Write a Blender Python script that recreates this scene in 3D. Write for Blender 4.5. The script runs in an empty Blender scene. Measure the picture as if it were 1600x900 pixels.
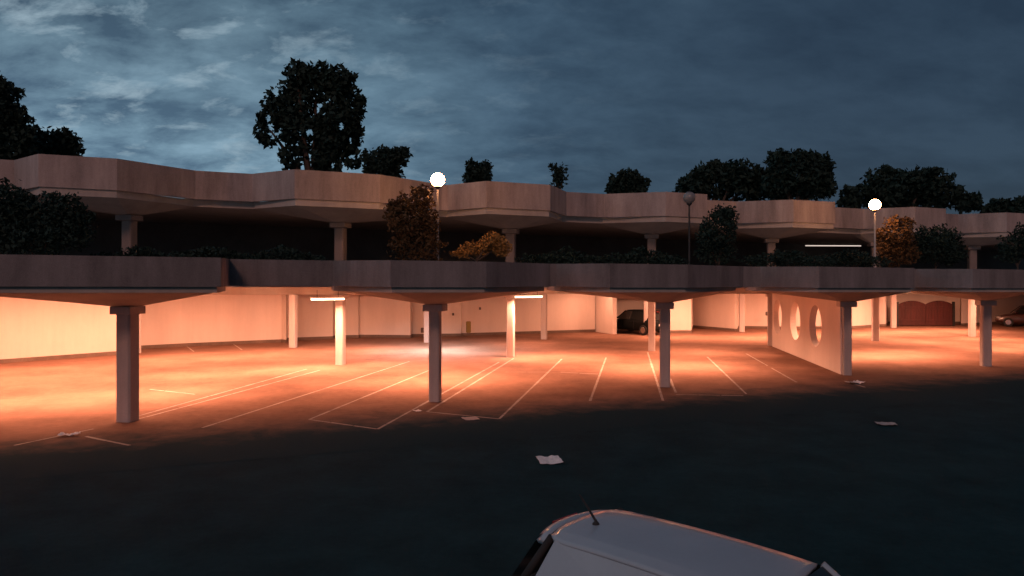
import bpy, bmesh, math, random
import numpy as np
from mathutils import Vector, Matrix
R = math.radians
random.seed(7); rng = np.random.default_rng(7)
scene = bpy.context.scene
COL = scene.collection

# ------------------------------------------------------------------ camera
CAMZ = 3.7; F = 1150.0; YH = 427.0          # eye height, focal length and horizon row of the 1600 px photograph
cam_d = bpy.data.cameras.new('camera'); cam = bpy.data.objects.new('camera', cam_d); COL.objects.link(cam)
cam.location = (0, 0, CAMZ); cam.rotation_euler = (R(90), 0, 0)
cam_d.sensor_width = 36; cam_d.lens = F/1600*36; cam_d.shift_y = -(450-YH)/1600
cam_d.clip_start = .05; cam_d.clip_end = 3000
scene.camera = cam
scene.view_settings.view_transform = 'Standard'; scene.view_settings.look = 'None'
scene.view_settings.exposure = 0; scene.view_settings.gamma = 1

# ------------------------------------------------------------------ sky: overcast dusk
SUN_EL, SUN_AZ = R(30), R(188)               # azimuth clockwise from +Y: low glow behind the photographer
world = bpy.data.worlds.new('World'); scene.world = world; world.use_nodes = True
nt = world.node_tree; N = nt.nodes; LK = nt.links
bg = N['Background']
def nd(tree, typ, **kw):
    n = tree.nodes.new(typ)
    for k, v in kw.items():
        if k.startswith('i_'): n.inputs[int(k[2:])].default_value = v
        else: setattr(n, k, v)
    return n
def math_n(tree, op, a, b=None, clamp=False):
    n = tree.nodes.new('ShaderNodeMath'); n.operation = op; n.use_clamp = clamp
    for i, v in enumerate((a, b)):
        if v is None: continue
        if isinstance(v, (int, float)): n.inputs[i].default_value = v
        else: tree.links.new(v, n.inputs[i])
    return n.outputs[0]
def ramp(tree, fac, stops):
    n = tree.nodes.new('ShaderNodeValToRGB'); e = n.color_ramp.elements
    while len(e) < len(stops): e.new(.5)
    for el, (p, c) in zip(e, stops): el.position = p; el.color = (*c, 1) if len(c) == 3 else c
    tree.links.new(fac, n.inputs[0]); return n.outputs[0]
def mixc(tree, fac, a, b, mode='MIX'):
    n = tree.nodes.new('ShaderNodeMix'); n.data_type = 'RGBA'; n.blend_type = mode
    for sock, v in ((n.inputs[0], fac), (n.inputs[6], a), (n.inputs[7], b)):
        if isinstance(v, (int, float)): sock.default_value = v
        elif isinstance(v, tuple): sock.default_value = (*v, 1)
        else: tree.links.new(v, sock)
    return n.outputs[2]
sky = nd(nt, 'ShaderNodeTexSky', sky_type='NISHITA', sun_disc=False, sun_elevation=SUN_EL, sun_rotation=SUN_AZ)
tc = nd(nt, 'ShaderNodeTexCoord'); sep = nd(nt, 'ShaderNodeSeparateXYZ'); LK.new(tc.outputs['Generated'], sep.inputs[0])
zz = math_n(nt, 'ADD', math_n(nt, 'MAXIMUM', sep.outputs[2], 0.0), .34)
cmb = nd(nt, 'ShaderNodeCombineXYZ')
LK.new(math_n(nt, 'DIVIDE', sep.outputs[0], zz), cmb.inputs[0]); LK.new(math_n(nt, 'DIVIDE', sep.outputs[1], zz), cmb.inputs[1])
mp = nd(nt, 'ShaderNodeMapping'); mp.inputs['Rotation'].default_value = (0, 0, R(-38)); mp.inputs['Scale'].default_value = (1.15, 1.7, 1)
LK.new(cmb.outputs[0], mp.inputs[0])
def noise(tree, vec, scale, detail, rough=.55, dist=0.0):
    n = tree.nodes.new('ShaderNodeTexNoise'); n.inputs['Scale'].default_value = scale; n.inputs['Detail'].default_value = detail
    n.inputs['Roughness'].default_value = rough; n.inputs['Distortion'].default_value = dist
    if vec is not None: tree.links.new(vec, n.inputs['Vector'])
    return n.outputs[0]
west = nd(nt, 'ShaderNodeMapRange', i_1=-.62, i_2=.42, i_3=1.0, i_4=0.0); LK.new(sep.outputs[0], west.inputs[0])
west.interpolation_type = 'SMOOTHSTEP'
w = west.outputs[0]
c_big = noise(nt, mp.outputs[0], .9, 6, .55, .3)
c_small = noise(nt, mp.outputs[0], 4.2, 8, .62, .2)
base = ramp(nt, w, [(0, (.025, .048, .080)), (.35, (.048, .092, .143)), (.62, (.088, .158, .222)), (1, (.122, .202, .268))])
var = ramp(nt, math_n(nt, 'ADD', math_n(nt, 'MULTIPLY', c_big, .5), math_n(nt, 'MULTIPLY', c_small, .5)),
           [(.41, (.42, .47, .54)), (.5, (.95, .95, .95)), (.60, (1.6, 1.5, 1.42))])
calm = math_n(nt, 'ADD', .42, math_n(nt, 'MULTIPLY', w, .58))
var = mixc(nt, calm, (.88, .90, .93), var)
low = nd(nt, 'ShaderNodeMapRange', i_1=.30, i_2=.10, i_3=0.0, i_4=1.0); LK.new(sep.outputs[2], low.inputs[0])
gap = math_n(nt, 'ADD', 1.0, math_n(nt, 'MULTIPLY', math_n(nt, 'MULTIPLY', low.outputs[0], math_n(nt, 'POWER', w, 1.6)), .75))
cl = mixc(nt, 1.0, base, var, 'MULTIPLY')
vm = nd(nt, 'ShaderNodeVectorMath', operation='SCALE'); LK.new(cl, vm.inputs[0]); LK.new(gap, vm.inputs[3]); cl = vm.outputs[0]
fleck = ramp(nt, noise(nt, mp.outputs[0], 5.5, 6, .62, .3), [(.54, (0, 0, 0)), (.68, (1, 1, 1))])
fl = math_n(nt, 'MULTIPLY', math_n(nt, 'MULTIPLY', fleck, math_n(nt, 'POWER', w, 2.2)), .85)
cl = mixc(nt, fl, cl, (.34, .46, .54))
skyc = mixc(nt, 1.0, sky.outputs[0], (.04, .04, .04), 'MULTIPLY')
skyc = mixc(nt, .93, skyc, cl)
LK.new(skyc, bg.inputs[0]); bg.inputs[1].default_value = 1.0

sun_d = bpy.data.lights.new('sun', 'SUN'); sun = bpy.data.objects.new('sun', sun_d); COL.objects.link(sun)
sun_d.energy = .65; sun_d.angle = R(10); sun_d.color = (1, .45, .33)
sun.rotation_euler = Vector((-math.sin(SUN_AZ)*math.cos(SUN_EL), -math.cos(SUN_AZ)*math.cos(SUN_EL), -math.sin(SUN_EL))).to_track_quat('-Z', 'Y').to_euler()
sun.location = (0, -30, 20)

# ------------------------------------------------------------------ frame of the garage: s along its columns, t into its depth
U = Vector((.934, .3572)); NV = Vector((-.3572, .934)); C0 = Vector((-2.22, 21.275))
def W(s, t, z=0.0):
    p = C0 + U*s + NV*t; return Vector((p.x, p.y, z))
def st(p): q = Vector((p[0], p[1])) - C0; return q.dot(U), q.dot(NV)
def G(px, py, z=0.0):                        # a spot on a level plane, surveyed from the photograph
    Y = F*(CAMZ-z)/(py-YH); return Vector(((px-800)*Y/F, Y, z))
def A(px, py, Y): return Vector(((px-800)*Y/F, Y, CAMZ-(py-YH)*Y/F))
ROT = math.atan2(.3572, .934)                # heading of the s axis

# ------------------------------------------------------------------ materials
MATS = {}
def mat(name, col, rough=.8, var=.25, scale=3.0, bump=0.0, bscale=60, metal=0.0, col2=None, streak=False, coat=0.0, spec=.5):
    if name in MATS: return MATS[name]
    m = bpy.data.materials.new(name); m.use_nodes = True; t = m.node_tree; b = t.nodes['Principled BSDF']
    tcx = t.nodes.new('ShaderNodeTexCoord'); v = tcx.outputs['Object']
    if streak:
        mpx = t.nodes.new('ShaderNodeMapping'); mpx.inputs['Scale'].default_value = (1, 1, .22); t.links.new(v, mpx.inputs[0]); vs = mpx.outputs[0]
    else: vs = v
    n1 = noise(t, vs, scale, 8, .62, .2); n2 = noise(t, v, scale*9, 4, .6)
    n3 = noise(t, v, 38.0, 3, .7)
    if streak:                               # rain streaks
        mps = t.nodes.new('ShaderNodeMapping'); mps.inputs['Scale'].default_value = (1, 1, .07); t.links.new(v, mps.inputs[0])
        n2 = math_n(t, 'ADD', math_n(t, 'MULTIPLY', n2, .35), math_n(t, 'MULTIPLY', noise(t, mps.outputs[0], 5.5, 5, .65), .65))
    f = math_n(t, 'ADD', math_n(t, 'ADD', math_n(t, 'MULTIPLY', n1, .55), math_n(t, 'MULTIPLY', n2, .23)), math_n(t, 'MULTIPLY', n3, .22))
    lo = tuple(c*(1-var) for c in col); hi = tuple(min(1, c*(1+var)) for c in (col2 or col))
    c = ramp(t, f, [(.34, lo), (.66, hi)])
    t.links.new(c, b.inputs['Base Color'])
    b.inputs['Roughness'].default_value = rough; b.inputs['Metallic'].default_value = metal
    b.inputs['Specular IOR Level'].default_value = spec
    b.inputs['Coat Weight'].default_value = coat
    if bump:
        bp = t.nodes.new('ShaderNodeBump'); bp.inputs['Strength'].default_value = bump; bp.inputs['Distance'].default_value = .02
        t.links.new(noise(t, v, bscale, 4, .6), bp.inputs['Height']); t.links.new(bp.outputs[0], b.inputs['Normal'])
    MATS[name] = m; return m
def emat(name, col, strength):
    m = bpy.data.materials.new(name); m.use_nodes = True; b = m.node_tree.nodes['Principled BSDF']
    b.inputs['Base Color'].default_value = (.8, .8, .78, 1); b.inputs['Emission Color'].default_value = (*col, 1); b.inputs['Emission Strength'].default_value = strength
    MATS[name] = m; return m
ASPHALT = mat('asphalt', (.011, .037, .044), .95, .38, .9, .7, 70, spec=.04)
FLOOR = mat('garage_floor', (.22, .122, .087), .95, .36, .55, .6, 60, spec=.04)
PAINT = mat('line_paint', (.20, .125, .095), .85, .0, 2.2, col2=(.50, .41, .35))
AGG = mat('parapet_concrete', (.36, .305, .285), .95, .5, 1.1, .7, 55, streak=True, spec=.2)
AGGD = mat('parapet_concrete_dark', (.20, .187, .188), .95, .5, 1.1, .7, 55, streak=True, spec=.2)  # darker tone for the whole lower parapet
CONC = mat('beam_concrete', (.40, .36, .33), .9, .22, 1.2, .3, 50, streak=True, spec=.2)
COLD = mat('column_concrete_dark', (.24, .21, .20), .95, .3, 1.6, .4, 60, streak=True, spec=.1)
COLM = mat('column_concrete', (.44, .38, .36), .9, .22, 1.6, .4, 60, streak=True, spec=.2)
WALL = mat('wall_render', (.72, .62, .56), .9, .13, .5, .15, 30, streak=True, spec=.2)
SKIRT = mat('plinth_dark', (.16, .11, .085), .9, .3, 1.5)
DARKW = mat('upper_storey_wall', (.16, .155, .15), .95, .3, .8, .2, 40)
METAL = mat('dark_metal', (.05, .05, .05), .5, .2, 5, metal=.6)
FIXT = mat('fixture_white', (.7, .7, .68), .5, .08, 5)
RUBBER = mat('rubber', (.02, .02, .02), .85, .3, 8)
BARK = mat('bark', (.06, .045, .035), .95, .4, 4, .6, 30)
def leafmat(name, c): return mat(name, c, .75, .45, .9, spec=.2)
LEAFD = leafmat('foliage_dark', (.013, .030, .024)); LEAFM = leafmat('foliage_lamp_tint', (.085, .048, .02)); LEAFY = leafmat('foliage_lamp_orange', (.26, .15, .05))  # LEAFM and LEAFY hold the lamps' orange light in their leaf colour

def floor_spill_fade():
    # the reddish floor fades into the tarmac, painting in where the lamp spill ends
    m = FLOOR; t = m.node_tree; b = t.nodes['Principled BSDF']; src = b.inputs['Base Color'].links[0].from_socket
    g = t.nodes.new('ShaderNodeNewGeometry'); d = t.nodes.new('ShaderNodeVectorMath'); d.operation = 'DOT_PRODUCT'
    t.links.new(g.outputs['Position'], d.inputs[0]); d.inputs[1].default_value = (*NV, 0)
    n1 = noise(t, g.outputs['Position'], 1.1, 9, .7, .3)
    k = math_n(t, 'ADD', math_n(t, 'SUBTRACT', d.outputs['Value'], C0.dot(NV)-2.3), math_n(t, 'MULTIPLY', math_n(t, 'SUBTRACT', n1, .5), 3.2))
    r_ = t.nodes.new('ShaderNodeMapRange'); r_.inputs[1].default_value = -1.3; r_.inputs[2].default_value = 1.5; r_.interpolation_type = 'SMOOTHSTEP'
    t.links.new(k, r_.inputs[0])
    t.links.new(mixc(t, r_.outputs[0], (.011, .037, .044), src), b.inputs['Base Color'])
floor_spill_fade()

# ------------------------------------------------------------------ object helpers
def tag(o, label=None, cat=None, group=None, kind=None):
    if label: o['label'] = label
    if cat: o['category'] = cat
    if group: o['group'] = group
    if kind: o['kind'] = kind
    return o
def empty(name, loc=(0, 0, 0), rz=0.0, parent=None):
    o = bpy.data.objects.new(name, None); COL.objects.link(o); o.location = loc; o.rotation_euler = (0, 0, rz)
    o.empty_display_size = .2
    if parent: o.parent = parent
    return o
def link(name, me, m, parent=None, loc=None, rz=0.0, smooth=False):
    o = bpy.data.objects.new(name, me); COL.objects.link(o)
    if m: me.materials.append(m)
    if parent: o.parent = parent
    if loc is not None: o.location = loc
    if rz: o.rotation_euler = (0, 0, rz)
    if smooth:
        for p in me.polygons: p.use_smooth = True
    return o
class MB:
    def __init__(s): s.bm = bmesh.new()
    def poly(s, pts): return s.bm.faces.new([s.bm.verts.new(p) for p in pts])
    def prism(s, lo, hi):                     # two matching loops (counter-clockwise seen from above)
        a = [s.bm.verts.new(p) for p in lo]; b = [s.bm.verts.new(p) for p in hi]; n = len(a)
        s.bm.faces.new(list(reversed(a))); s.bm.faces.new(b)
        for i in range(n): s.bm.faces.new([a[i], a[(i+1) % n], b[(i+1) % n], b[i]])
        return s
    def box(s, c, d, rz=0.0):
        x, y, z = (v/2 for v in d); M = Matrix.Rotation(rz, 3, 'Z'); c = Vector(c)
        q = [(-x, -y), (x, -y), (x, y), (-x, y)]
        return s.prism([c+M@Vector((a, b, -z)) for a, b in q], [c+M@Vector((a, b, z)) for a, b in q])
    def tube(s, pts, r, n=10, r2=None):
        pts = [Vector(p) for p in pts]; rings = []
        for i, p in enumerate(pts):
            d = (pts[min(i+1, len(pts)-1)]-pts[max(i-1, 0)]).normalized()
            x = d.orthogonal().normalized(); y = d.cross(x)
            rr = r if r2 is None else r+(r2-r)*i/(len(pts)-1)
            rings.append([s.bm.verts.new(p+(x*math.cos(2*math.pi*k/n)+y*math.sin(2*math.pi*k/n))*rr) for k in range(n)])
        for a, b in zip(rings, rings[1:]):
            for k in range(n): s.bm.faces.new([a[k], a[(k+1) % n], b[(k+1) % n], b[k]])
        s.bm.faces.new(list(reversed(rings[0]))); s.bm.faces.new(rings[-1]); return s
    def lathe(s, prof, n=20, c=(0, 0, 0)):
        c = Vector(c); rings = [[s.bm.verts.new(c+Vector((r*math.cos(2*math.pi*k/n), r*math.sin(2*math.pi*k/n), z))) for k in range(n)] for r, z in prof]
        for a, b in zip(rings, rings[1:]):
            for k in range(n): s.bm.faces.new([a[k], a[(k+1) % n], b[(k+1) % n], b[k]])
        s.bm.faces.new(list(reversed(rings[0]))); s.bm.faces.new(rings[-1]); return s
    def build(s, name, m, parent=None, loc=None, rz=0.0, smooth=False, bevel=0.0):
        bmesh.ops.recalc_face_normals(s.bm, faces=s.bm.faces[:])
        me = bpy.data.meshes.new(name); s.bm.to_mesh(me); s.bm.free()
        o = link(name, me, m, parent, loc, rz, smooth)
        if bevel:
            b = o.modifiers.new('bevel', 'BEVEL'); b.width = bevel; b.segments = 2; b.limit_method = 'ANGLE'
        return o
def copy_tree(o, parent=None):
    c = o.copy(); COL.objects.link(c)
    if parent: c.parent = parent
    for ch in list(o.children): copy_tree(ch, c)
    return c

# ------------------------------------------------------------------ ground
g = MB(); n = 24; ext = 700
g.poly([(-ext, -ext, 0), (ext, -ext, 0), (ext, ext, 0), (-ext, ext, 0)])
tag(g.build('ground', ASPHALT), kind='structure')
# the garage's own floor runs out past the front bays
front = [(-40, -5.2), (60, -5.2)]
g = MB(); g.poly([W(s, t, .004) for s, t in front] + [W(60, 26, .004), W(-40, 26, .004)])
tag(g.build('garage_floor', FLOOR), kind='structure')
LINES = [((590, 671), (780, 566)), ((667, 644), (803, 560)), ((780, 655), (878, 561)), ((669, 644), (780, 655)), ((483, 656), (590, 671)),
         ((483, 656), (690, 571)), ((316, 669), (640, 565)), ((876, 582), (935, 585)), ((922, 627), (947, 559)), ((1012, 551), (1036, 627)),
         ((1047, 592), (1056, 614)), ((1105, 558), (1166, 616)), ((1166, 553), (1245, 598)), ((1056, 617), (1163, 619)), ((215, 651), (480, 577)),
         ((200, 660), (500, 579)), ((234, 609), (306, 617)), ((22, 697), (185, 663)), ((134, 683), (203, 697)), ((290, 540), (303, 550)), ((360, 535), (378, 547)),
         ((790, 582), (858, 582)), ((1320, 596), (1352, 606))]
g = MB()
for i, (a, b) in enumerate(LINES):
    a = G(*a); b = G(*b); d = (b-a).normalized(); q = Vector((-d.y, d.x, 0))*.04
    z = Vector((0, 0, .0085+.0004*i)); n = max(2, int((b-a).length/.6))
    for k in range(n):
        if random.random() < .015: continue
        p0 = a+(b-a)*k/n; p1 = a+(b-a)*(k+random.uniform(.93, 1.0))/n; j = random.uniform(.75, 1.05)
        g.poly([p0-q*j+z, p1-q*j+z, p1+q*j+z, p0+q*j+z])
tag(g.build('parking_lines', PAINT), kind='structure')

# ------------------------------------------------------------------ the garage
garage = empty('parking_garage', W(0, 0, 0)); GW = garage.matrix_world.copy()
tag(garage, 'two-storey concrete parking garage with jutting angular parapets and glowing ground floor', 'parking garage')
OFF = Vector((W(0, 0, 0)))
def part(mb, name, m, parent=garage, **kw):   # world coordinates -> child of the garage
    for v in mb.bm.verts: v.co -= OFF
    return mb.build(name, m, parent, **kw)
def zl(s): return -.0085*s                    # the decks fall gently to the right
def zu(s): return -.0125*s
def inset(pl, d):                             # offset an open (s,t) line inward (towards +t)
    out = []
    for i, p in enumerate(pl):
        p = Vector(p); ds = []
        if i > 0: ds.append((p-Vector(pl[i-1])).normalized())
        if i < len(pl)-1: ds.append((Vector(pl[i+1])-p).normalized())
        ns = [Vector((-v.y, v.x)) for v in ds]; m = sum(ns, Vector((0, 0)))
        m = m.normalized() if m.length > 1e-6 else ns[0]
        out.append(p+m*(d/max(.45, m.dot(ns[0]))))
    return out
def ribbon(mb, pl, th, zlo, zhi, zf):
    inn = inset(pl, th)
    for i in range(len(pl)-1):
        q = [pl[i], pl[i+1], inn[i+1], inn[i]]
        lo = [W(s, t, zlo+zf(s)) for s, t in q]; hi = [W(s, t, zhi+zf(s)) for s, t in q]
        mb.prism(lo, hi)
LOW = [(-36, -.3), (-30, -.3), (-28.6, -2), (-25, -2), (-23.6, -.3), (-20.5, -.3), (-18.8, -2), (-14.2, -2), (-12.8, -.3), (-12.2, -.3), (-10.9, -2), (-5.74, -2), (-5.55, -.3),
       (-2.94, -.3), (-1.71, -2), (.88, -2), (3.5, -.3), (3.7, -.3), (4.61, -2), (7.24, -2), (10.6, -.3), (11.3, -.3), (12.24, -2), (16.4, -2), (18.2, -.3), (18.5, -.3), (19.22, -2),
       (22.6, -2), (25.4, -.3), (26, -.3), (27.1, -2), (30.5, -2), (34, -.3), (35, -.3), (36, -2), (39, -2), (42, -.3), (55, -.3)]
UPP = [(-36, 9.6), (-30.5, 9.6), (-29, 7.6), (-26.5, 7.6), (-24.5, 9.6), (-22, 9.6), (-20.4, 7.6), (-17.5, 7.6), (-15.6, 9.6), (-12.6, 9.6), (-11.45, 7.6), (-9.14, 7.6), (-6.77, 9.6), (-4.75, 9.6), (-3.32, 7.6), (-.15, 7.6), (2.85, 9.6), (3.1, 9.6),
       (4.17, 7.6), (7.01, 7.6), (8.69, 9.6), (10.6, 9.6), (12.63, 7.6), (14.85, 7.6), (16.0, 9.6), (18.0, 9.6), (19.8, 7.6), (22.38, 7.6), (23.2, 9.6), (26.3, 9.6), (27.74, 7.6), (29.95, 7.6), (30.8, 9.6), (33.4, 9.6), (34.6, 7.6), (38, 7.6), (39, 9.6), (55, 9.6)]
def seg_ribbon(name, pl, th, zlo, zhi, zf, m):
    mb = MB(); ribbon(mb, pl, th, zlo, zhi, zf); return part(mb, name, m)
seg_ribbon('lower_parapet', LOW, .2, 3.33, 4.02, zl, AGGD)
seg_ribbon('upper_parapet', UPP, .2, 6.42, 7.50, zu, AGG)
# decks (slab, ceiling below)
def slab(name, line, d, zlo, zhi, zf, back, m):
    inn = [tuple(p) for p in inset(line, d)]
    mb = MB()
    for a, b in zip(inn, inn[1:]):
        if b[0]-a[0] < .02: continue
        lo = [W(s, t, zlo+zf(s)) for s, t in (a, b, (b[0], back), (a[0], back))]; hi = [p+Vector((0, 0, zhi-zlo)) for p in lo]
        mb.prism(lo, hi)
    return part(mb, name, m)
slab('lower_deck', [(-36, .5), (55, .5)], 0, 3.285, 3.42, zl, 24, CONC)
slab('upper_deck', [(-36, 9.9), (55, 9.9)], 0, 6.16, 6.45, zu, 24, CONC)
# beams across the ground floor, on the inner column rows
mb = MB(); ribbon(mb, [(-36, 9.55), (55, 9.55)], .3, 2.83, 3.281, zl); part(mb, 'cross_beam', CONC)
mb = MB(); ribbon(mb, [(-36, 17.3), (55, 17.3)], .3, 2.86, 3.281, zl); part(mb, 'cross_beam', CONC)
def tray(line, col, z0, z1, zc, zf, parent_name, d=.1):
    # the jutting tray: a lip under the parapet, then a shallow upside-down pyramid to the column head
    c = Vector(col); inn = [tuple(p) for p in inset(line, d)]; inn[0] = (inn[0][0], line[0][1]+.34); inn[-1] = (inn[-1][0], line[-1][1]+.34)
    back = line[0][1] + .9
    lip = MB(); loop = inn + [(inn[-1][0], back), (inn[0][0], back)]
    lo = [W(s, t, z0+zf(s)) for s, t in loop]; hi = [W(s, t, z1+zf(s)) for s, t in loop]; lip.prism(lo, hi)
    o = part(lip, 'tray_lip', CONC)
    cb = MB(); k = len(loop); h = .31
    ins = [(s+(c.x-s)*.03, t+(c.y-t)*.03) for s, t in loop]
    cap = []
    for s, t in ins:
        v = Vector((s, t))-c; m = max(abs(v.x), abs(v.y), 1e-6); cap.append((c.x+v.x/m*h, c.y+v.y/m*h))
    cb.prism([W(s, t, zc+zf(c.x)) for s, t in cap], [W(s, t, z0-.004+zf(s)) for s, t in ins])
    return part(cb, 'corbel', CONC)
LCOL = [-15.6, -7.93, 0, 7.72, 15.42, 22.6, 30.0]
trays = {-7.93: LOW[9:13], 0: LOW[13:17], 7.72: LOW[17:21], 15.42: LOW[21:25], 22.6: LOW[25:29], 30.0: LOW[29:33], -15.6: LOW[5:9]}
for c, line in trays.items(): tray(line, (c, 0), 3.19, 3.327, 2.815, zl, 'lower')
UCOL = [(-16.5, 9.7), (-9.0, 9.65), (-1.37, 9.62), (6.02, 9.69), (13.26, 9.78), (20.31, 9.77), (27.33, 9.75), (34.95, 9.9)]
utr = [UPP[5:9], UPP[9:13], UPP[13:17], UPP[17:21], UPP[21:25], UPP[25:29], UPP[29:33], UPP[33:37]]
for c, line in zip(UCOL, utr): tray(line, c, 6.17, 6.416, 5.72, zu, 'upper', .07)

VR = R(-11.3)                                 # the columns stand square to the slanted bays
def column(s, t, ztop, a, z0=0.0, cap=.58, lcap=.2, m=None):
    p = W(s, t, 0)-OFF
    mb = MB(); b = a/2
    # chamfered square shaft
    k = b*.78; q = [(-k, -b), (k, -b), (b, -k), (b, k), (k, b), (-k, b), (-b, k), (-b, -k)]
    mb.prism([Vector((x, y, z0)) for x, y in q], [Vector((x, y, ztop-lcap)) for x, y in q])
    o = mb.build('column', m or COLM, garage, loc=(p.x, p.y, 0), rz=VR)
    mb = MB(); mb.box((0, 0, ztop-lcap/2), (cap, cap, lcap-.004)); mb.build('capital', m or COLM, o, bevel=.015)
    return o
for s in LCOL: column(s, 0, 2.812+zl(s), {-7.93: .40, 0: .31, 15.42: .29}.get(s, .34))
for s, t in UCOL: column(s, t, 2.827+zl(s), .33, cap=.5, lcap=.16)
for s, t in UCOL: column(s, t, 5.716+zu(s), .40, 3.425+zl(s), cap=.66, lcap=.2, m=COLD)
ROW3 = [(-9.6, 17.3), (-2.61, 17.49), (4.32, 17.75), (10.91, 17.28), (17.63, 17.45), (24.66, 17.6), (31.3, 17.3), (36.6, 16.84)]
for s, t in ROW3: column(s, t, 2.857+zl(s), .33, cap=.44, lcap=.12)

# back walls of the ground floor, in slanted steps
def wallrun(name, pts, zt=3.28, th=.22, skirt=True):
    mb = MB(); sk = MB()
    pts = [st(p) for p in pts]
    inn = inset(pts, th); out = inset(pts, -.025)
    for i in range(len(pts)-1):
        q = [pts[i], pts[i+1], inn[i+1], inn[i]]
        mb.prism([W(s, t, .005) for s, t in q], [W(s, t, zt+zl(s)) for s, t in q])
        q = [out[i], out[i+1], pts[i+1], pts[i]]
        if skirt: sk.prism([W(s, t, .006) for s, t in q], [W(s, t, .17) for s, t in q])
    o = part(mb, name, WALL)
    if skirt: part(sk, 'skirting', SKIRT)
    return o
def GL(L): return [G(*p).xy for p in L]
wallrun('side_wall', GL([(-420, 640), (-150, 590), (0, 568), (190, 554)]))
wallrun('back_wall', GL([(150, 549), (300, 541), (440, 535), (447, 536), (449, 532.5), (520, 530), (523, 528.5), (560, 528), (562, 527.5), (632, 528), (641, 528.3), (643, 526.5), (720, 525.5), (722, 525), (790, 523), (930, 518.7)]))
wallrun('fin_wall', GL([(930, 518.4), (957, 522.4)]), th=.3, skirt=False)
wallrun('back_wall', GL([(934, 515), (1030, 515.2), (1032, 520.5), (1080, 520.3), (1083, 512), (1148, 517.8), (1152, 518), (1154, 513), (1215, 514), (1330, 513.5), (1380, 510), (1384, 510), (1388, 506), (1500, 506), (1502, 509), (1700, 500)]))
# upper storey back wall
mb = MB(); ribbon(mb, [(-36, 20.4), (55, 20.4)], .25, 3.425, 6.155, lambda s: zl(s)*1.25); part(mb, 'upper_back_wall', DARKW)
# far gable ends
for s in (-35.8, 54.8):
    mb = MB(); mb.prism([W(a, b, .006) for a, b in ((s-.15, 0), (s+.15, 0), (s+.15, 23.9), (s-.15, 23.9))], [W(a, b, 3.28+zl(s)) for a, b in ((s-.15, 0), (s+.15, 0), (s+.15, 23.9), (s-.15, 23.9))]); part(mb, 'end_wall', WALL)

# divider wall with three round openings
def divider():
    a = W(15.40, .10); b = W(20.15, 9.3); L = (b-a).length; d = (b-a).normalized(); q = Vector((-d.y, d.x, 0)); th = .26; H0 = 2.80
    r = .84
    def along(px):
        k = (px-800)/F; return (a.y*k-a.x)/(d.x-d.y*k)
    cs = [(along(px), 1.56) for px in (1279, 1247, 1219)]; print('openings', cs, L)
    bm = bmesh.new(); NS = 36
    xs = [0]+[(cs[0][0]+cs[1][0])/2, (cs[1][0]+cs[2][0])/2]+[L]
    def P(x, z, side): return a+d*x+Vector((0, 0, z))+q*(th/2*side)-OFF
    for (cx, cz), x0, x1 in zip(cs, xs, xs[1:]):
        ring = {}; outer = {}
        for side in (-1, 1):
            ri = []; ro = []
            for k in range(NS):
                an = 2*math.pi*k/NS; dx, dz = math.cos(an), math.sin(an)
                ri.append(bm.verts.new(P(cx+r*dx, cz+r*dz, side)))
                ts = []
                if dx > 1e-6: ts.append((x1-cx)/dx)
                if dx < -1e-6: ts.append((x0-cx)/dx)
                if dz > 1e-6: ts.append((H0-cz)/dz)
                if dz < -1e-6: ts.append((.006-cz)/dz)
                m = min(ts); ro.append((cx+m*dx, cz+m*dz))
            # square outer corners
            corners = [(x1, H0), (x0, H0), (x0, .006), (x1, .006)]
            for cxn, czn in corners:
                an = math.atan2(czn-cz, cxn-cx); k = round(an/(2*math.pi/NS)) % NS; ro[k] = (cxn, czn)
            rov = [bm.verts.new(P(x, z, side)) for x, z in ro]
            ring[side] = ri; outer[side] = rov
            for k in range(NS):
                f = [ri[k], ri[(k+1) % NS], rov[(k+1) % NS], rov[k]]
                bm.faces.new(f if side > 0 else f[::-1])
        for k in range(NS):
            bm.faces.new([ring[-1][k], ring[-1][(k+1) % NS], ring[1][(k+1) % NS], ring[1][k]])
            bm.faces.new([outer[-1][k], outer[1][k], outer[1][(k+1) % NS], outer[-1][(k+1) % NS]])
    bmesh.ops.remove_doubles(bm, verts=bm.verts[:], dist=.0005)
    bmesh.ops.recalc_face_normals(bm, faces=bm.faces[:])
    me = bpy.data.meshes.new('divider_wall'); bm.to_mesh(me); bm.free()
    return link('divider_wall', me, WALL, garage)
divider()

# ------------------------------------------------------------------ light fittings of the ground floor
TUBE = emat('lit_tube', (1, .62, .38), 9.0); TUBEW = emat('lit_tube_cool', (.85, .95, 1), 9.0); TUBED = emat('dim_tube', (1, .82, .72), .75)
def tube_light(s, t, z, power, label, group, cool=False, rz=0.0, length=1.25, spread=150, up=0.0, wide=.1):
    p = W(s, t, z); o = empty('tube_light', p, ROT+rz)
    tag(o, label, 'ceiling light', group)
    mb = MB(); mb.box((0, 0, .055), (length+.06, max(.12, wide+.06), .05)); mb.build('housing', FIXT, o, bevel=.008)
    if up > .1:
        for x in (-.4, .4):
            mb = MB(); mb.tube([(x, 0, .07), (x, 0, up)], .012, 6); mb.build('hanger', METAL, o)
    mb = MB(); mb.tube([(-length/2, 0, .005), (length/2, 0, .005)], .045, 12); mb.build('tube', TUBEW if cool else TUBE, o, smooth=False)
    ld = bpy.data.lights.new('tube_glow', 'AREA'); ld.shape = 'RECTANGLE'; ld.size = length; ld.size_y = wide; ld.energy = power
    ld.color = (.82, .92, 1) if cool else (1, .42, .245); ld.spread = R(spread)
    lo = bpy.data.objects.new('tube_glow', ld); COL.objects.link(lo); lo.parent = o; lo.location = (0, 0, -.035)
    return o
GR = 'ceiling tube lights of the lower garage'
PW = 1000
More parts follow.
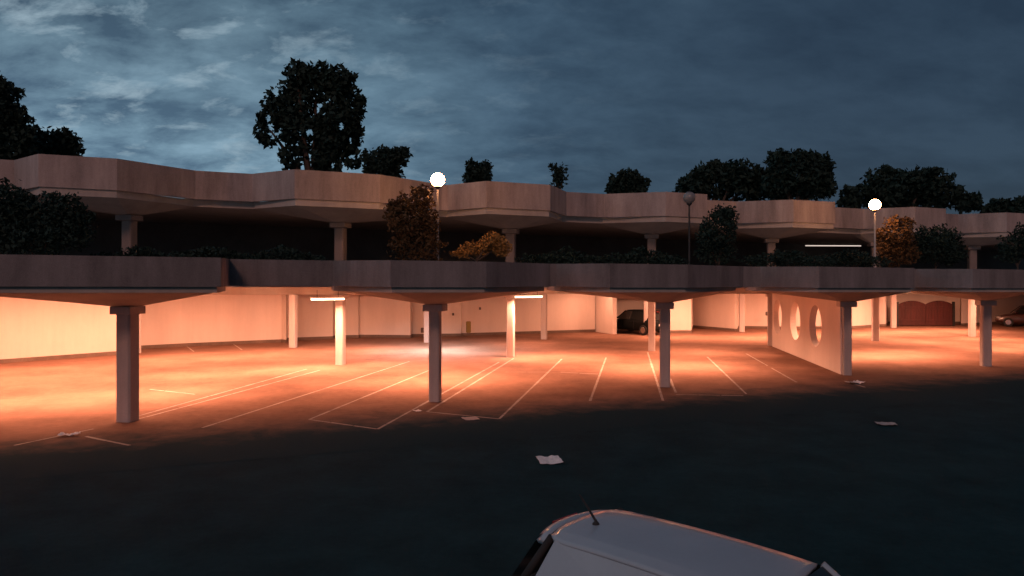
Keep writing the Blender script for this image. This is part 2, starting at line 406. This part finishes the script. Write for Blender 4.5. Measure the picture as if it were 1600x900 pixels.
tube_light(-2.0, 8.6, 2.70, PW*.6, 'glowing tube light hanging before the second row of columns, left of the near thin column', GR, up=.36)
tube_light(6.6, 9.0, 2.68, PW*.6, 'glowing tube light hanging beside the pale column right of centre', GR, up=.34)
HID = 'added tube lights, unseen behind the deck edge'  # unseen fittings added to brighten the ground floor
def hid(px, t):                              # a spot behind the deck edge, on a line through the photograph's columns
    a = (px-800)/F; M = Matrix(((U.x, -a), (U.y, -1))); q = M.inverted() @ (-(C0+NV*t)); return q[0]
for px, t, k in [(-420, 4.2, 1), (-230, 4.2, .9), (-90, 4.2, .75), (40, 4.0, .7), (130, 4.0, .7), (225, 4.0, .7), (305, 4.0, .8), (600, 4.2, .8), (680, 4.2, .8), (735, 4.2, .85), (975, 4.2, .8), (1050, 4.2, .8), (1095, 4.2, .9), (1330, 4.2, 1), (1385, 4.2, .9), (1435, 4.2, .9), (1560, 4.2, 1), (1640, 4.2, 1), (1720, 4.2, 1),
                 (-60, 8.4, .7), (110, 8.4, .8), (290, 8.4, 1), (420, 8.4, 1), (640, 8.4, .8), (905, 8.4, 1), (1085, 8.4, 1), (1440, 8.4, 1), (1540, 8.4, 1)]:
    s = hid(px, t); tube_light(s, t, 3.215+zl(s), PW*k*.36, 'added unseen tube light under the lower deck ceiling', HID, spread=142, wide=.55, length=1.6)
for s, t, k in [(-20, 11, .75), (-15.5, 11, .75), (-11.5, 12, .95), (-7.5, 14, 1.3), (-3.5, 14.3, 1.1), (.5, 14.5, .8), (9, 14.8, .4), (18.5, 15.5, 1), (22.5, 13.5, 1.2), (26.2, 13.5, 1.2), (30, 13.5, 1.2), (34, 13.5, 1.2), (38, 13, 1.1), (14.5, 18.6, .25)]:
    tube_light(s, t, 3.215+zl(s), PW*k*.62, 'added unseen tube light under the lower deck ceiling', HID, spread=180, wide=.3)
tube_light(3.6, 13.2, 3.2, PW*.75, 'cool white tube light fixed under the lower deck ceiling', None, cool=True)
# dim tubes of the storey above
for px, py, Y, L, lab in [(730, 368, 44, 2.4, 'dim tube light under the top deck behind the lit lamp post'), (1302, 384, 50, 3.9, 'long dim tube light under the top deck left of the far lit lamp'), (586, 364.5, 44, 1.9, 'faint tube light under the top deck left of the tall shrub')]:
    p = A(px, py, Y); o = empty('tube_light', p, ROT*.2); tag(o, lab, 'ceiling light', 'dim tube lights of the upper storey')
    mb = MB(); mb.box((0, 0, .055), (L+.05, .11, .05)); mb.build('housing', FIXT, o)
    mb = MB(); mb.tube([(-L/2, 0, 0), (L/2, 0, 0)], .035, 8); mb.build('tube', TUBED, o)
    
    for x in (-L*.3, L*.3):
        mb = MB(); mb.tube([(x, 0, .08), (x, 0, .45)], .012, 6); mb.build('hanger', METAL, o)

# ------------------------------------------------------------------ globe lamps on the terrace
GLOBE = emat('lit_globe', (1, .40, .14), 110.0); GLASS = mat('unlit_globe', (.20, .20, .20), .3, .1, 3)
def globe_lamp(px, py, Y, lit, label):
    top = A(px, py, Y); s, t = st(top); z0 = 3.42+zl(s)
    o = empty('globe_lamp', (top.x, top.y, z0)); h = top.z-z0
    tag(o, label, 'lamp post', 'globe lamps along the terrace')
    mb = MB(); mb.lathe([(.09, 0), (.09, .03), (.05, .05), (.045, .6), (.035, h-.30)], 14); mb.build('post', METAL if not lit else mat('post_grey', (.42, .40, .38), .6, .15, 4), o, smooth=False)
    mb = MB(); mb.lathe([(.03, h-.32), (.07, h-.28), (.11, h-.235), (.10, h-.20)], 16); mb.build('globe_holder', METAL, o)
    pr = [(.235*math.sin(math.pi*k/14)+.001, h-.235*math.cos(math.pi*k/14)) for k in range(15)]
    mb = MB(); mb.lathe(pr, 24); mb.build('globe', GLOBE if lit else GLASS, o, smooth=True)
    if not lit:
        mb = MB(); mb.lathe([(.12, h+.20), (.12, h+.225), (.03, h+.26)], 16); mb.build('cap', METAL, o)
    return o
globe_lamp(684, 281, 25.2, True, 'lit globe lamp on a post beside the tall shrub near the centre')
globe_lamp(1077, 309, 28.6, False, 'dark unlit globe lamp on a thin black post')
globe_lamp(1367, 320, 32.0, True, 'lit globe lamp above the orange-lit shrub at right')

# ------------------------------------------------------------------ foliage
def leaf_mesh(name, blobs, count, size, holes=0):
    # many small leaf clumps filling a set of ellipsoids, denser near their skins
    vol = np.array([b[3]*b[4]*b[5] for b in blobs])**.75; pr = vol/vol.sum()
    idx = rng.choice(len(blobs), count, p=pr); B = np.array(blobs)[idx]
    d = rng.normal(size=(count, 3)); d /= np.linalg.norm(d, axis=1)[:, None]
    r = rng.uniform(.15, 1.0, count)**.45
    c = B[:, :3]+d*B[:, 3:6]*r[:, None]*(1+rng.normal(0, .07, count))[:, None]
    # clumping: pull towards random twig centres
    tw = c[rng.choice(count, max(12, count//40))]
    near = tw[rng.integers(0, len(tw), count)]
    dist = np.linalg.norm(near-c, axis=1); k = np.where(dist < size*8, .62, 0)[:, None]
    c = c+(near-c)*k
    if holes:                                # gaps where the crown is thin right through
        lo, hi = B[:, :3].min(0), B[:, :3].max(0); keep = np.ones(count, bool)
        for q in range(holes):
            hx = rng.uniform(lo[0]+.6, hi[0]-.6); hz = lo[2]+(hi[2]-lo[2])*rng.beta(1.3, 2.2); tilt = rng.normal(0, .08)
            dx = c[:, 0]-hx-(c[:, 1])*(tilt+(hx)/60); dz = c[:, 2]-hz-c[:, 1]*.18
            keep &= (dx/rng.uniform(.16, .36))**2+(dz/rng.uniform(.2, .5))**2 > 1
        c = c[keep]; count = len(c)
    a = rng.normal(size=(count, 3)); a /= np.linalg.norm(a, axis=1)[:, None]
    b = np.cross(a, rng.normal(size=(count, 3))); b /= np.linalg.norm(b, axis=1)[:, None]
    s = (size*rng.uniform(.5, 1.3, count))[:, None]
    v = np.stack([c-a*s, c-b*s*.55, c+a*s*1.1, c+b*s*.55], 1).reshape(-1, 3)
    me = bpy.data.meshes.new(name); me.vertices.add(len(v)); me.vertices.foreach_set('co', v.astype(np.float32).ravel())
    me.loops.add(count*4); me.loops.foreach_set('vertex_index', np.arange(count*4, dtype=np.int32))
    me.polygons.add(count); me.polygons.foreach_set('loop_start', np.arange(0, count*4, 4, dtype=np.int32))
    me.polygons.foreach_set('loop_total', np.full(count, 4, dtype=np.int32)); me.update(); me.validate()
    return me
def plant(name, kind, base, px_blobs, Y, count, size, label, m=LEAFD, group=None, trunk=.3, limbs=6, part_name='crown', tname='trunk', holes=0):
    # px_blobs: (px, py, rx, ry) read off the photo at distance Y, made round in depth
    blobs = []
    for px, py, rx, ry in px_blobs:
        p = A(px, py, Y); k = Y/F; rr = rx*k
        blobs.append((p.x-base.x, p.y+random.uniform(-.35, .35)*rr-base.y, p.z-base.z, rx*k, min(rx, ry)*k*1.0, ry*k))
    main = list(blobs)
    for k in range(10+len(main)*3):          # sprigs that break the outline
        b = random.choice(main); d = Vector((random.gauss(0, 1), random.gauss(0, 1), random.gauss(.25, 1))).normalized(); q = random.uniform(.10, .26)
        blobs.append((b[0]+d.x*b[3]*1.04, b[1]+d.y*b[4]*1.04, b[2]+d.z*b[5]*1.04, b[3]*q, b[4]*q, b[5]*q*1.3))
    o = empty(name, base); tag(o, label, kind, group)
    me = leaf_mesh(part_name, blobs, int(count*1.5), size*.8, holes); blobs = main; link(part_name, me, m, o)
    mb = MB(); top = Vector(max(blobs, key=lambda b: b[2])[:3])
    cz = sum(b[2] for b in blobs)/len(blobs); z1 = max(.3, min(b[2]-b[5] for b in blobs))
    fork = Vector((0, 0, max(.25, z1*.9)))
    mb.tube([(0, 0, -.05), fork*.5+Vector((.05, .03, 0))*trunk, fork], trunk, 9, trunk*.7)
    for b in sorted(blobs, key=lambda b: -b[3]*b[5])[:limbs]:
        e = Vector(b[:3]); mid = fork.lerp(e, .5)+Vector((random.uniform(-.1, .1), random.uniform(-.1, .1), .12))*(e-fork).length*.5
        mb.tube([fork*.97, mid, e], trunk*.5, 7, trunk*.12)
    mb.build(tname, BARK, o)
    return o
def gb(px, Y, z=0.0): return Vector(((px-800)*Y/F, Y, z))
plant('tree', 'tree', gb(488, 60), [(490, 135, 40, 35), (465, 120, 22, 22), (530, 128, 24, 24), (440, 165, 32, 36), (540, 165, 30, 36), (425, 205, 24, 28), (470, 200, 42, 40), (525, 210, 36, 40), (548, 205, 20, 34), (455, 248, 20, 22), (512, 252, 28, 24), (552, 250, 14, 18), (415, 190, 10, 12), (562, 158, 10, 10), (468, 102, 8, 9), (503, 106, 12, 9)], 60, 6400, .34,
      'tall broad dark tree rising above the roof left of centre', trunk=.55, limbs=10, holes=26)
plant('tree', 'tree', gb(605, 52), [(600, 255, 26, 24), (625, 245, 17, 15), (580, 262, 14, 22), (612, 275, 18, 16), (570, 245, 7, 10), (632, 238, 9, 7), (605, 236, 8, 7)], 52, 2000, .22, 'small round dark tree just right of the tallest tree', trunk=.16)
plant('tree', 'tree', gb(747, 52), [(745, 272, 20, 18), (735, 260, 9, 10), (758, 262, 12, 12), (762, 278, 10, 8), (732, 278, 10, 12)], 52, 1300, .2, 'small bushy treetop right of the lit central lamp', trunk=.12)
plant('tree', 'tree', gb(873, 50), [(872, 275, 12, 18), (862, 262, 7, 10), (882, 262, 6, 10), (880, 280, 9, 12), (866, 285, 8, 10)], 50, 330, .17, 'thin sparse treetop between the shrubby top and the domed tree', trunk=.08, limbs=5)
plant('tree', 'tree', gb(980, 55), [(980, 292, 30, 22), (980, 278, 20, 14), (962, 295, 16, 14), (1000, 292, 14, 18)], 55, 2600, .22, 'small dome-shaped dark tree above the roof', trunk=.15)
plant('tree', 'tree', gb(1120, 62), [(1120, 285, 44, 30), (1085, 290, 28, 22), (1150, 275, 34, 24), (1190, 288, 26, 26), (1115, 268, 30, 16), (1070, 300, 18, 14), (1175, 290, 26, 26)], 62, 3600, .3, 'wide low dark tree left of the squarish tree at right', trunk=.3)
plant('tree', 'tree', gb(1245, 58), [(1245, 270, 46, 34), (1225, 255, 26, 20), (1262, 252, 30, 18), (1285, 270, 16, 28), (1215, 285, 26, 26), (1280, 295, 24, 20), (1240, 300, 40, 16)], 58, 4200, .28, 'dense squarish dark tree rising above the right part of roof', trunk=.35)
plant('tree', 'tree', gb(1410, 62), [(1410, 295, 50, 30), (1390, 280, 36, 20), (1440, 285, 40, 22), (1350, 305, 34, 18), (1480, 305, 34, 20), (1510, 318, 24, 14), (1330, 318, 20, 12), (1420, 320, 60, 16)], 62, 5200, .3, 'broad dark tree behind the far lit globe lamp', trunk=.35)
plant('tree', 'tree', gb(1590, 62), [(1575, 322, 30, 14), (1610, 318, 34, 14), (1550, 328, 18, 9), (1640, 316, 34, 22), (1600, 335, 50, 12)], 62, 2400, .28, 'low dark tree at the right edge of photo', trunk=.2)
plant('tree', 'conifer tree', gb(-20, 40), [(-20, 190, 50, 70), (5, 160, 18, 34), (20, 190, 20, 26), (38, 205, 14, 12), (10, 225, 50, 30), (28, 145, 9, 8), (34, 172, 10, 8), (44, 188, 10, 5), (-10, 150, 18, 36), (55, 200, 8, 4)], 40, 5200, .2, 'tall dark feathery tree at the left edge of photo', trunk=.3)
plant('tree', 'tree', gb(80, 44), [(80, 230, 40, 26), (105, 225, 24, 20), (55, 225, 30, 22), (120, 238, 12, 12), (60, 250, 50, 20)], 44, 3600, .2, 'low rounded dark tree beside the feathery tree at left', trunk=.25)
# shrubs on the terrace
def tz(px, Y): s, t = st(gb(px, Y)); return 3.42+zl(s)
def shrub(px, Y, blobs, count, size, label, m=LEAFD, name='shrub'):
    return plant(name, 'shrub', gb(px, Y, tz(px, Y)), blobs, Y, count, size, label, m, 'shrubs on the planted terrace', trunk=.05, limbs=5, part_name='foliage', tname='stem')
shrub(60, 19.5, [(40, 345, 70, 48), (100, 338, 40, 32), (-20, 335, 60, 60), (20, 300, 26, 12), (85, 310, 24, 12), (60, 375, 80, 30), (120, 360, 30, 34)], 5200, .085, 'big dark shrub overhanging the terrace at the left edge')
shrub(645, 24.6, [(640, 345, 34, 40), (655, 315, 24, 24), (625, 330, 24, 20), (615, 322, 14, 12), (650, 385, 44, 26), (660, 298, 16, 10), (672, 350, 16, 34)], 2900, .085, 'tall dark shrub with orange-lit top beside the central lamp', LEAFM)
shrub(745, 26, [(770, 378, 22, 14), (745, 388, 28, 12), (772, 368, 10, 6), (720, 396, 18, 7), (785, 388, 16, 14)], 1800, .07, 'low shrub coloured lamp orange right of the central lamp', LEAFY)
shrub(1122, 29.5, [(1122, 360, 28, 34), (1128, 335, 20, 16), (1105, 370, 18, 26), (1140, 345, 12, 22), (1120, 395, 34, 20)], 2600, .085, 'dark shrub beside the unlit globe lamp')
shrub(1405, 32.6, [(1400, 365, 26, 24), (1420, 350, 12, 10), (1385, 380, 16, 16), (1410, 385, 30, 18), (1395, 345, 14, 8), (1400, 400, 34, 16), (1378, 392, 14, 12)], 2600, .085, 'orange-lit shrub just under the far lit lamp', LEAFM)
shrub(1462, 33, [(1455, 385, 34, 26), (1480, 375, 24, 20), (1440, 370, 16, 16), (1490, 395, 20, 18), (1460, 400, 50, 14)], 2600, .09, 'rounded dark shrub right of the orange-lit one')
shrub(1590, 33, [(1590, 385, 26, 24), (1612, 365, 26, 26), (1580, 400, 20, 12)], 1500, .09, 'dark shrub at the right edge of the terrace')
for i, (px, Y, lab) in enumerate([(215, 20.5, 'low dark hedge plant behind the bright left parapet'), (330, 21.5, 'low dark hedge plant above the step at the end of left parapet'), (440, 22.3, 'low dark hedge plant above the recess left of the glowing tube'), (880, 26, 'low dark hedge plant above the recess right of centre'), (1000, 26.5, 'low dark hedge plant above the pale tray of third column'), (1230, 29, 'low dark hedge plant right of the unlit lamp'), (1320, 30.5, 'low dark hedge plant left of the far lit lamp')]):
    k = 22/Y
    shrub(px, Y, [(px-35, 408, 40, 14*k), (px+5, 403, 36, 17*k), (px+40, 409, 34, 13*k)], 1500, .075, lab, name='hedge_plant')

# ------------------------------------------------------------------ cars
CARGLASS = mat('car_glass', (.012, .015, .017), .06, .1, 2, spec=.6)
CHROME = mat('chrome', (.6, .6, .6), .2, .1, 5, metal=1.0)
def loft(mb, rings, close=True):
    vs = [[mb.bm.verts.new(p) for p in r] for r in rings]; n = len(vs[0])
    for a, b in zip(vs, vs[1:]):
        for k in range(n-1): mb.bm.faces.new([a[k], a[k+1], b[k+1], b[k]])
    if close:
        mb.bm.faces.new(vs[0][::-1]); mb.bm.faces.new(vs[-1])
def sub(o, lv=2):
    m = o.modifiers.new('subsurf', 'SUBSURF'); m.levels = lv; m.render_levels = lv; return o
def car(name, loc, heading, paint, label, cat='car'):
    o = empty(name, loc, heading); tag(o, label, cat)
    mb = MB(); rings = []
    for x, w, zb, zs, zt in [(-2.0, .60, .36, .58, .80), (-1.93, .78, .26, .60, .93), (-1.6, .84, .22, .62, .95), (-.8, .855, .20, .62, .93), (.3, .855, .20, .60, .92), (.95, .84, .20, .58, .90), (1.5, .82, .22, .54, .80), (1.88, .74, .26, .48, .68), (2.0, .56, .34, .46, .58)]:
        rings.append([(x, -.0, zb), (x, -w*.86, zb), (x, -w, zb+.14), (x, -w, zs), (x, -w*.95, zt-.04), (x, -w*.80, zt), (x, 0, zt+.02), (x, w*.80, zt), (x, w*.95, zt-.04), (x, w, zs), (x, w, zb+.14), (x, w*.86, zb), (x, .0, zb)])
    loft(mb, rings); bmesh.ops.remove_doubles(mb.bm, verts=mb.bm.verts[:], dist=.0005)
    body = sub(mb.build('body', paint, o, smooth=True))
    # glasshouse block: dark glass with painted pillars and a crowned roof on top
    xr, xf = -1.54, .42
    def roofz(x, y):
        u = (x-(-.5))/1.1; v = y/.555
        return 1.475-.035*u*u-.012*v*v-.045*abs(v)**5-.02*max(0, abs(u)-.75)
    lowz = .90
    def corner(x, y): return Vector((x, y, roofz(x, y)-.02))
    for sgn, nm in ((-1, 'side_window'), (1, 'side_window')):
        mb = MB(); mb.poly([(-.12, sgn*.76, lowz), (1.0, sgn*.76, lowz), (.46, sgn*.535, 1.40), (-.12, sgn*.535, 1.40)]); mb.build(nm, CARGLASS, o)
        for xa, xb in ((-.14, -.16),):
            mb = MB(); mb.prism([Vector((xa, sgn*.768, lowz)), Vector((xa+.1, sgn*.768, lowz)), Vector((xa+.1, sgn*.758, lowz)), Vector((xa, sgn*.758, lowz))], [Vector((xb, sgn*.545, 1.40)), Vector((xb+.08, sgn*.545, 1.40)), Vector((xb+.08, sgn*.533, 1.40)), Vector((xb, sgn*.533, 1.40))]); mb.build('pillar', RUBBER, o)
        mb = MB(); mb.tube([(1.02, sgn*.755, lowz), (.45, sgn*.538, 1.41)], .03, 8); mb.build('pillar', paint, o, smooth=True)
        mb = MB(); mb.tube([(-1.74, sgn*.70, lowz), (-1.47, sgn*.50, 1.41)], .035, 8); mb.build('pillar', RUBBER, o, smooth=True)
        mb = MB(); mb.poly([(-.12, sgn*.762, lowz), (-1.60, sgn*.73, lowz), (-1.40, sgn*.535, 1.412), (-.12, sgn*.538, 1.41)]); mb.build('quarter_panel', paint, o)
        m = MB(); m.bm.verts.new((0, 0, 0)); m.bm.verts.ensure_lookup_table(); m.bm.clear()
        m.lathe([(.001, -.05), (.06, -.045), (.085, 0), (.06, .06), (.001, .07)], 12, (.82, sgn*.93, .98)); m.build('mirror', paint, o, smooth=True)
        m = MB(); m.box((-.30, sgn*.862, .74), (.18, .02, .025)); m.build('door_handle', paint, o, bevel=.006)
        m = MB(); m.box((.52, sgn*.86, .60), (.006, .02, .55)); m.box((-.52, sgn*.86, .60), (.006, .02, .55)); m.build('door_gap', RUBBER, o)
        m = MB(); m.box((-1.90, sgn*.70, .80), (.12, .14, .26)); m.build('tail_light', mat('tail_red', (.25, .015, .012), .25, .1, 4), o, bevel=.03)
        m = MB(); m.box((1.80, sgn*.62, .62), (.26, .26, .13)); m.build('headlight', mat('lamp_glass', (.45, .45, .45), .15, .1, 4), o, bevel=.04)
        for x in (-1.28, 1.25):
            wv = MB(); prof = [(.001, -.1), (.2, -.1), (.29, -.095), (.31, -.06), (.31, .06), (.29, .095), (.2, .1), (.001, .1)]
            wv.lathe(prof, 28); wh = wv.build('wheel', RUBBER, o, loc=(x, sgn*.77, .31)); wh.rotation_euler = (R(90), 0, 0)
            rv = MB(); rv.lathe([(.001, -.108), (.17, -.108), (.2, -.09), (.2, .09), (.17, .108), (.001, .108)], 20); rv.build('rim', CHROME, wh)
    mb = MB(); mb.poly([(1.03, -.74, lowz), (1.03, .74, lowz), (.46, .52, 1.405), (.46, -.52, 1.405)]); mb.build('windscreen', CARGLASS, o)
    mb = MB(); mb.poly([(-1.86, -.70, lowz+.02), (-1.86, .70, lowz+.02), (-1.62, .49, 1.39), (-1.62, -.49, 1.39)]); mb.build('rear_window', CARGLASS, o)
    # roof skin
    mb = MB(); nx, ny = 34, 26; vs = []
    for i in range(nx+1):
        row = []
        for j in range(ny+1):
            v = -1+2*j/ny; u = i/nx; x = xr+(xf-xr)*u
            hw = .55-.03*max(0, (u-.8)/.2)**2-.05*max(0, (.12-u)/.12)**2
            bow = -.05*v*v if u < .5 else .06*(1-v*v)
            x += bow*(abs(u-.5)*2)**3*(1 if u > .5 else -1)
            y = hw*v; z = roofz(x, y)+.004
            gr = math.exp(-((abs(v)-.86)/.022)**2)*.010            # roof ditch
            row.append(mb.bm.verts.new((x, y, z-gr)))
        vs.append(row)
    for i in range(nx):
        for j in range(ny): mb.bm.faces.new([vs[i][j], vs[i+1][j], vs[i+1][j+1], vs[i][j+1]])
    rf = mb.build('roof', paint, o, smooth=True); so = rf.modifiers.new('solid', 'SOLIDIFY'); so.thickness = .035; so.offset = -1
    # rear spoiler with its brake light
    mb = MB(); rings = []
    for j in range(15):
        v = -1+2*j/14; y = .52*v; xb = xr+.05*v*v-.012; zt = roofz(xr, y*.98)-.002
        xe = xb-.20+.07*v*v
        rings.append([(xb, y, zt), (xb-.006, y, zt-.012), (xb-.014, y, zt-.012), (xb-.02, y, zt-.003), (xe+.05, y, zt-.024), (xe, y, zt-.05), (xe+.02, y, zt-.075), (xb, y, zt-.07)])
    loft(mb, rings); sp = mb.build('spoiler', paint, o, smooth=True)
    mb = MB(); mb.box((xr-.205, 0, roofz(xr, 0)-.052), (.02, .34, .022)); mb.build('brake_light', mat('tail_red', (.25, .015, .012)), sp)
    mb = MB(); mb.lathe([(.034, 0), (.03, .012), (.014, .03), (.008, .045)], 12, (-1.30, -.1, roofz(-1.3, 0)+.002))
    b0 = Vector((-1.30, -.1, roofz(-1.3, 0)+.03)); mb.tube([b0, b0+Vector((-.09, 0, .10)), b0+Vector((-.19, 0, .20))], .012, 8, .007); mb.build('antenna', RUBBER, o)
    mb = MB(); mb.box((-1.99, 0, .62), (.03, .50, .12)); mb.build('number_plate', FIXT, o)
    return o
def paint(name, c, rough=.3): return mat(name, c, rough, .06, 1.5, coat=.6)
CARX = Vector((.72, -.69))
car('parked_car', (1.745, 5.725, 0), math.atan2(-.70, .71), paint('silver_paint', (.32, .36, .40), .36), 'silver grey hatchback in the foreground with a short black roof antenna')
car('parked_car', (7.7, 45.3, .005), math.atan2(.8, -.6), mat('black_paint', (.003, .005, .006), .5, .06, 1.5, spec=.1), 'black car parked behind columns against the back wall of the garage')
car('parked_car', tuple(G(1600, 513)+Vector((1.4, 1.5, .005))), R(150), paint('dark_maroon_paint', (.05, .02, .018), .35), 'dark car half hidden behind the columns at the right edge')

# ------------------------------------------------------------------ small things in the garage
def wall_box(px, py, Y, wpx, hpx, name, label, cat, m, depth=.14, group=None, rz=ROT):
    p = A(px, py, Y); k = Y/F; w_, h_ = wpx*k, hpx*k
    o = empty(name, (p.x, p.y, p.z-h_/2), rz); tag(o, label, cat, group)
    mb = MB(); mb.box((0, 0, h_/2), (w_, depth, h_)); mb.build('casing', m, o, bevel=min(w_, h_)*.2)
    mb = MB(); mb.box((0, -depth/2-.004, h_*.55), (w_*.7, .012, h_*.6)); mb.build('cover', m, o, bevel=.004)
    return o
OLIVE = mat('olive_yellow', (.23, .16, .035), .6, .2, 4)
DKBOX = mat('dark_box', (.10, .07, .06), .6, .2, 4)
wall_box(732, 511, 42.6, 8, 18, 'wall_cabinet', 'olive yellow upright cabinet on the pale back wall', 'cabinet', OLIVE)
b = empty('litter_bin', G(1204, 537), ROT); tag(b, 'olive yellow bin standing at the far end of the wall with round openings', 'bin')
mb = MB(); mb.lathe([(.13, 0), (.15, .02), (.17, .62), (.165, .64)], 16); mb.build('container', OLIVE, b)
mb = MB(); mb.lathe([(.18, .64), (.18, .69), (.10, .75), (.02, .76)], 16); mb.build('lid', OLIVE, b)
for px, py, Y, w_, h_, lab in [(660, 516, 42.0, 5, 8, 'small dark junction box low on the wall left of the thin near column'), (708, 491, 42.9, 3, 4, 'tiny dark junction box high on the pale wall above the olive cabinet, left one'), (750, 482, 43.1, 3, 4, 'tiny dark junction box highest on the pale wall'), (1160, 490, 47.2, 3.5, 6, 'small dark junction box on the wall right of the pale column'), (1198, 490, 48.0, 3.5, 6, 'small dark junction box just left of the wall with round openings'), (1335, 487, 50.2, 4, 8, 'small dark junction box on the wall right of the wall with round openings')]:
    wall_box(px, py, Y, w_, h_, 'junction_box', lab, 'junction box', DKBOX, .1, 'junction boxes on the back walls')
# arched double gate, dark red boards
gt = empty('double_gate', G(1446, 509.5, .01), R(4)); tag(gt, 'dark red double gate with two arched tops at the back right', 'gate')
REDW = mat('red_boards', (.055, .012, .011), .7, .35, 3, streak=True)
for sx in (-1, 1):
    mb = MB(); nb = 9; wd = 1.95/nb
    for k in range(nb):
        x0 = (k)*wd; x1 = x0+wd-.012
        def zt(x): return 1.52+.26*math.sin(math.pi*x/1.95)**.8
        xa, xb = (x0+.01, x1+.01) if sx > 0 else (-x1-.01, -x0-.01)
        za, zb_ = (zt(max(.01, x0)), zt(min(1.94, x1))) if sx > 0 else (zt(min(1.94, x1)), zt(max(.01, x0)))
        mb.prism([Vector((xa, -.03, .05)), Vector((xb, -.03, .05)), Vector((xb, .03, .05)), Vector((xa, .03, .05))], [Vector((xa, -.03, za)), Vector((xb, -.03, zb_)), Vector((xb, .03, zb_)), Vector((xa, .03, za))])
    lf = mb.build('gate_leaf', REDW, gt)
    m = MB(); m.box((sx*.98, -.045, .4), (1.9, .03, .12)); m.box((sx*.98, -.045, 1.3), (1.9, .03, .12)); m.build('rail', REDW, lf)
    m = MB(); m.box((sx*2.05, 0, .85), (.14, .14, 1.70)); m.build('post', METAL, gt)

# ------------------------------------------------------------------ litter on the ground
PAPER = mat('paper', (.82, .76, .73), .85, .2, 9)
def paper(px, py, w_, d_, rz, name, label, amp=.02, m=PAPER):
    p = G(px, py); o = MB(); n = 7; vs = []
    for i in range(n+1):
        vs.append([o.bm.verts.new(((i/n-.5)*w_+random.uniform(-.02, .02)*w_, (j/n-.5)*d_+random.uniform(-.02, .02)*d_, .012+random.uniform(0, amp)+amp*1.2*abs(i/n-.5))) for j in range(n+1)])
    for i in range(n):
        for j in range(n): o.bm.faces.new([vs[i][j], vs[i+1][j], vs[i+1][j+1], vs[i][j+1]])
    ob = o.build(name, m, None, (p.x, p.y, .002), rz); so = ob.modifiers.new('solid', 'SOLIDIFY'); so.thickness = .004
    tag(ob, label, 'litter', 'litter on the car park'); return ob
paper(858, 721, .46, .55, R(8), 'paper_sheet', 'pale crumpled paper sheet on the dark tarmac before the car', .03)
paper(1384, 664, .42, .35, R(-10), 'paper_sheet', 'faint greyish scrap lying on the dark tarmac at right', .03, mat('grey_scrap', (.34, .32, .31), .9, .3, 9))
paper(735, 655, .38, .40, R(20), 'paper_sheet', 'flat pinkish paper on the front bay line right of the thin near column', .012, mat('dull_paper', (.45, .36, .32), .9, .2, 9))
paper(652, 643, .18, .22, R(35), 'paper_sheet', 'small pale scrap between the double lines left of the thin near column', .015)
paper(108, 682, .42, .20, R(15), 'paper_sheet', 'pale folded scrap on the lit floor before the left column', .05)
paper(1336, 600, .55, .35, R(20), 'paper_sheet', 'pale crumpled scrap at the foot of the column ending the wall with round openings', .06)
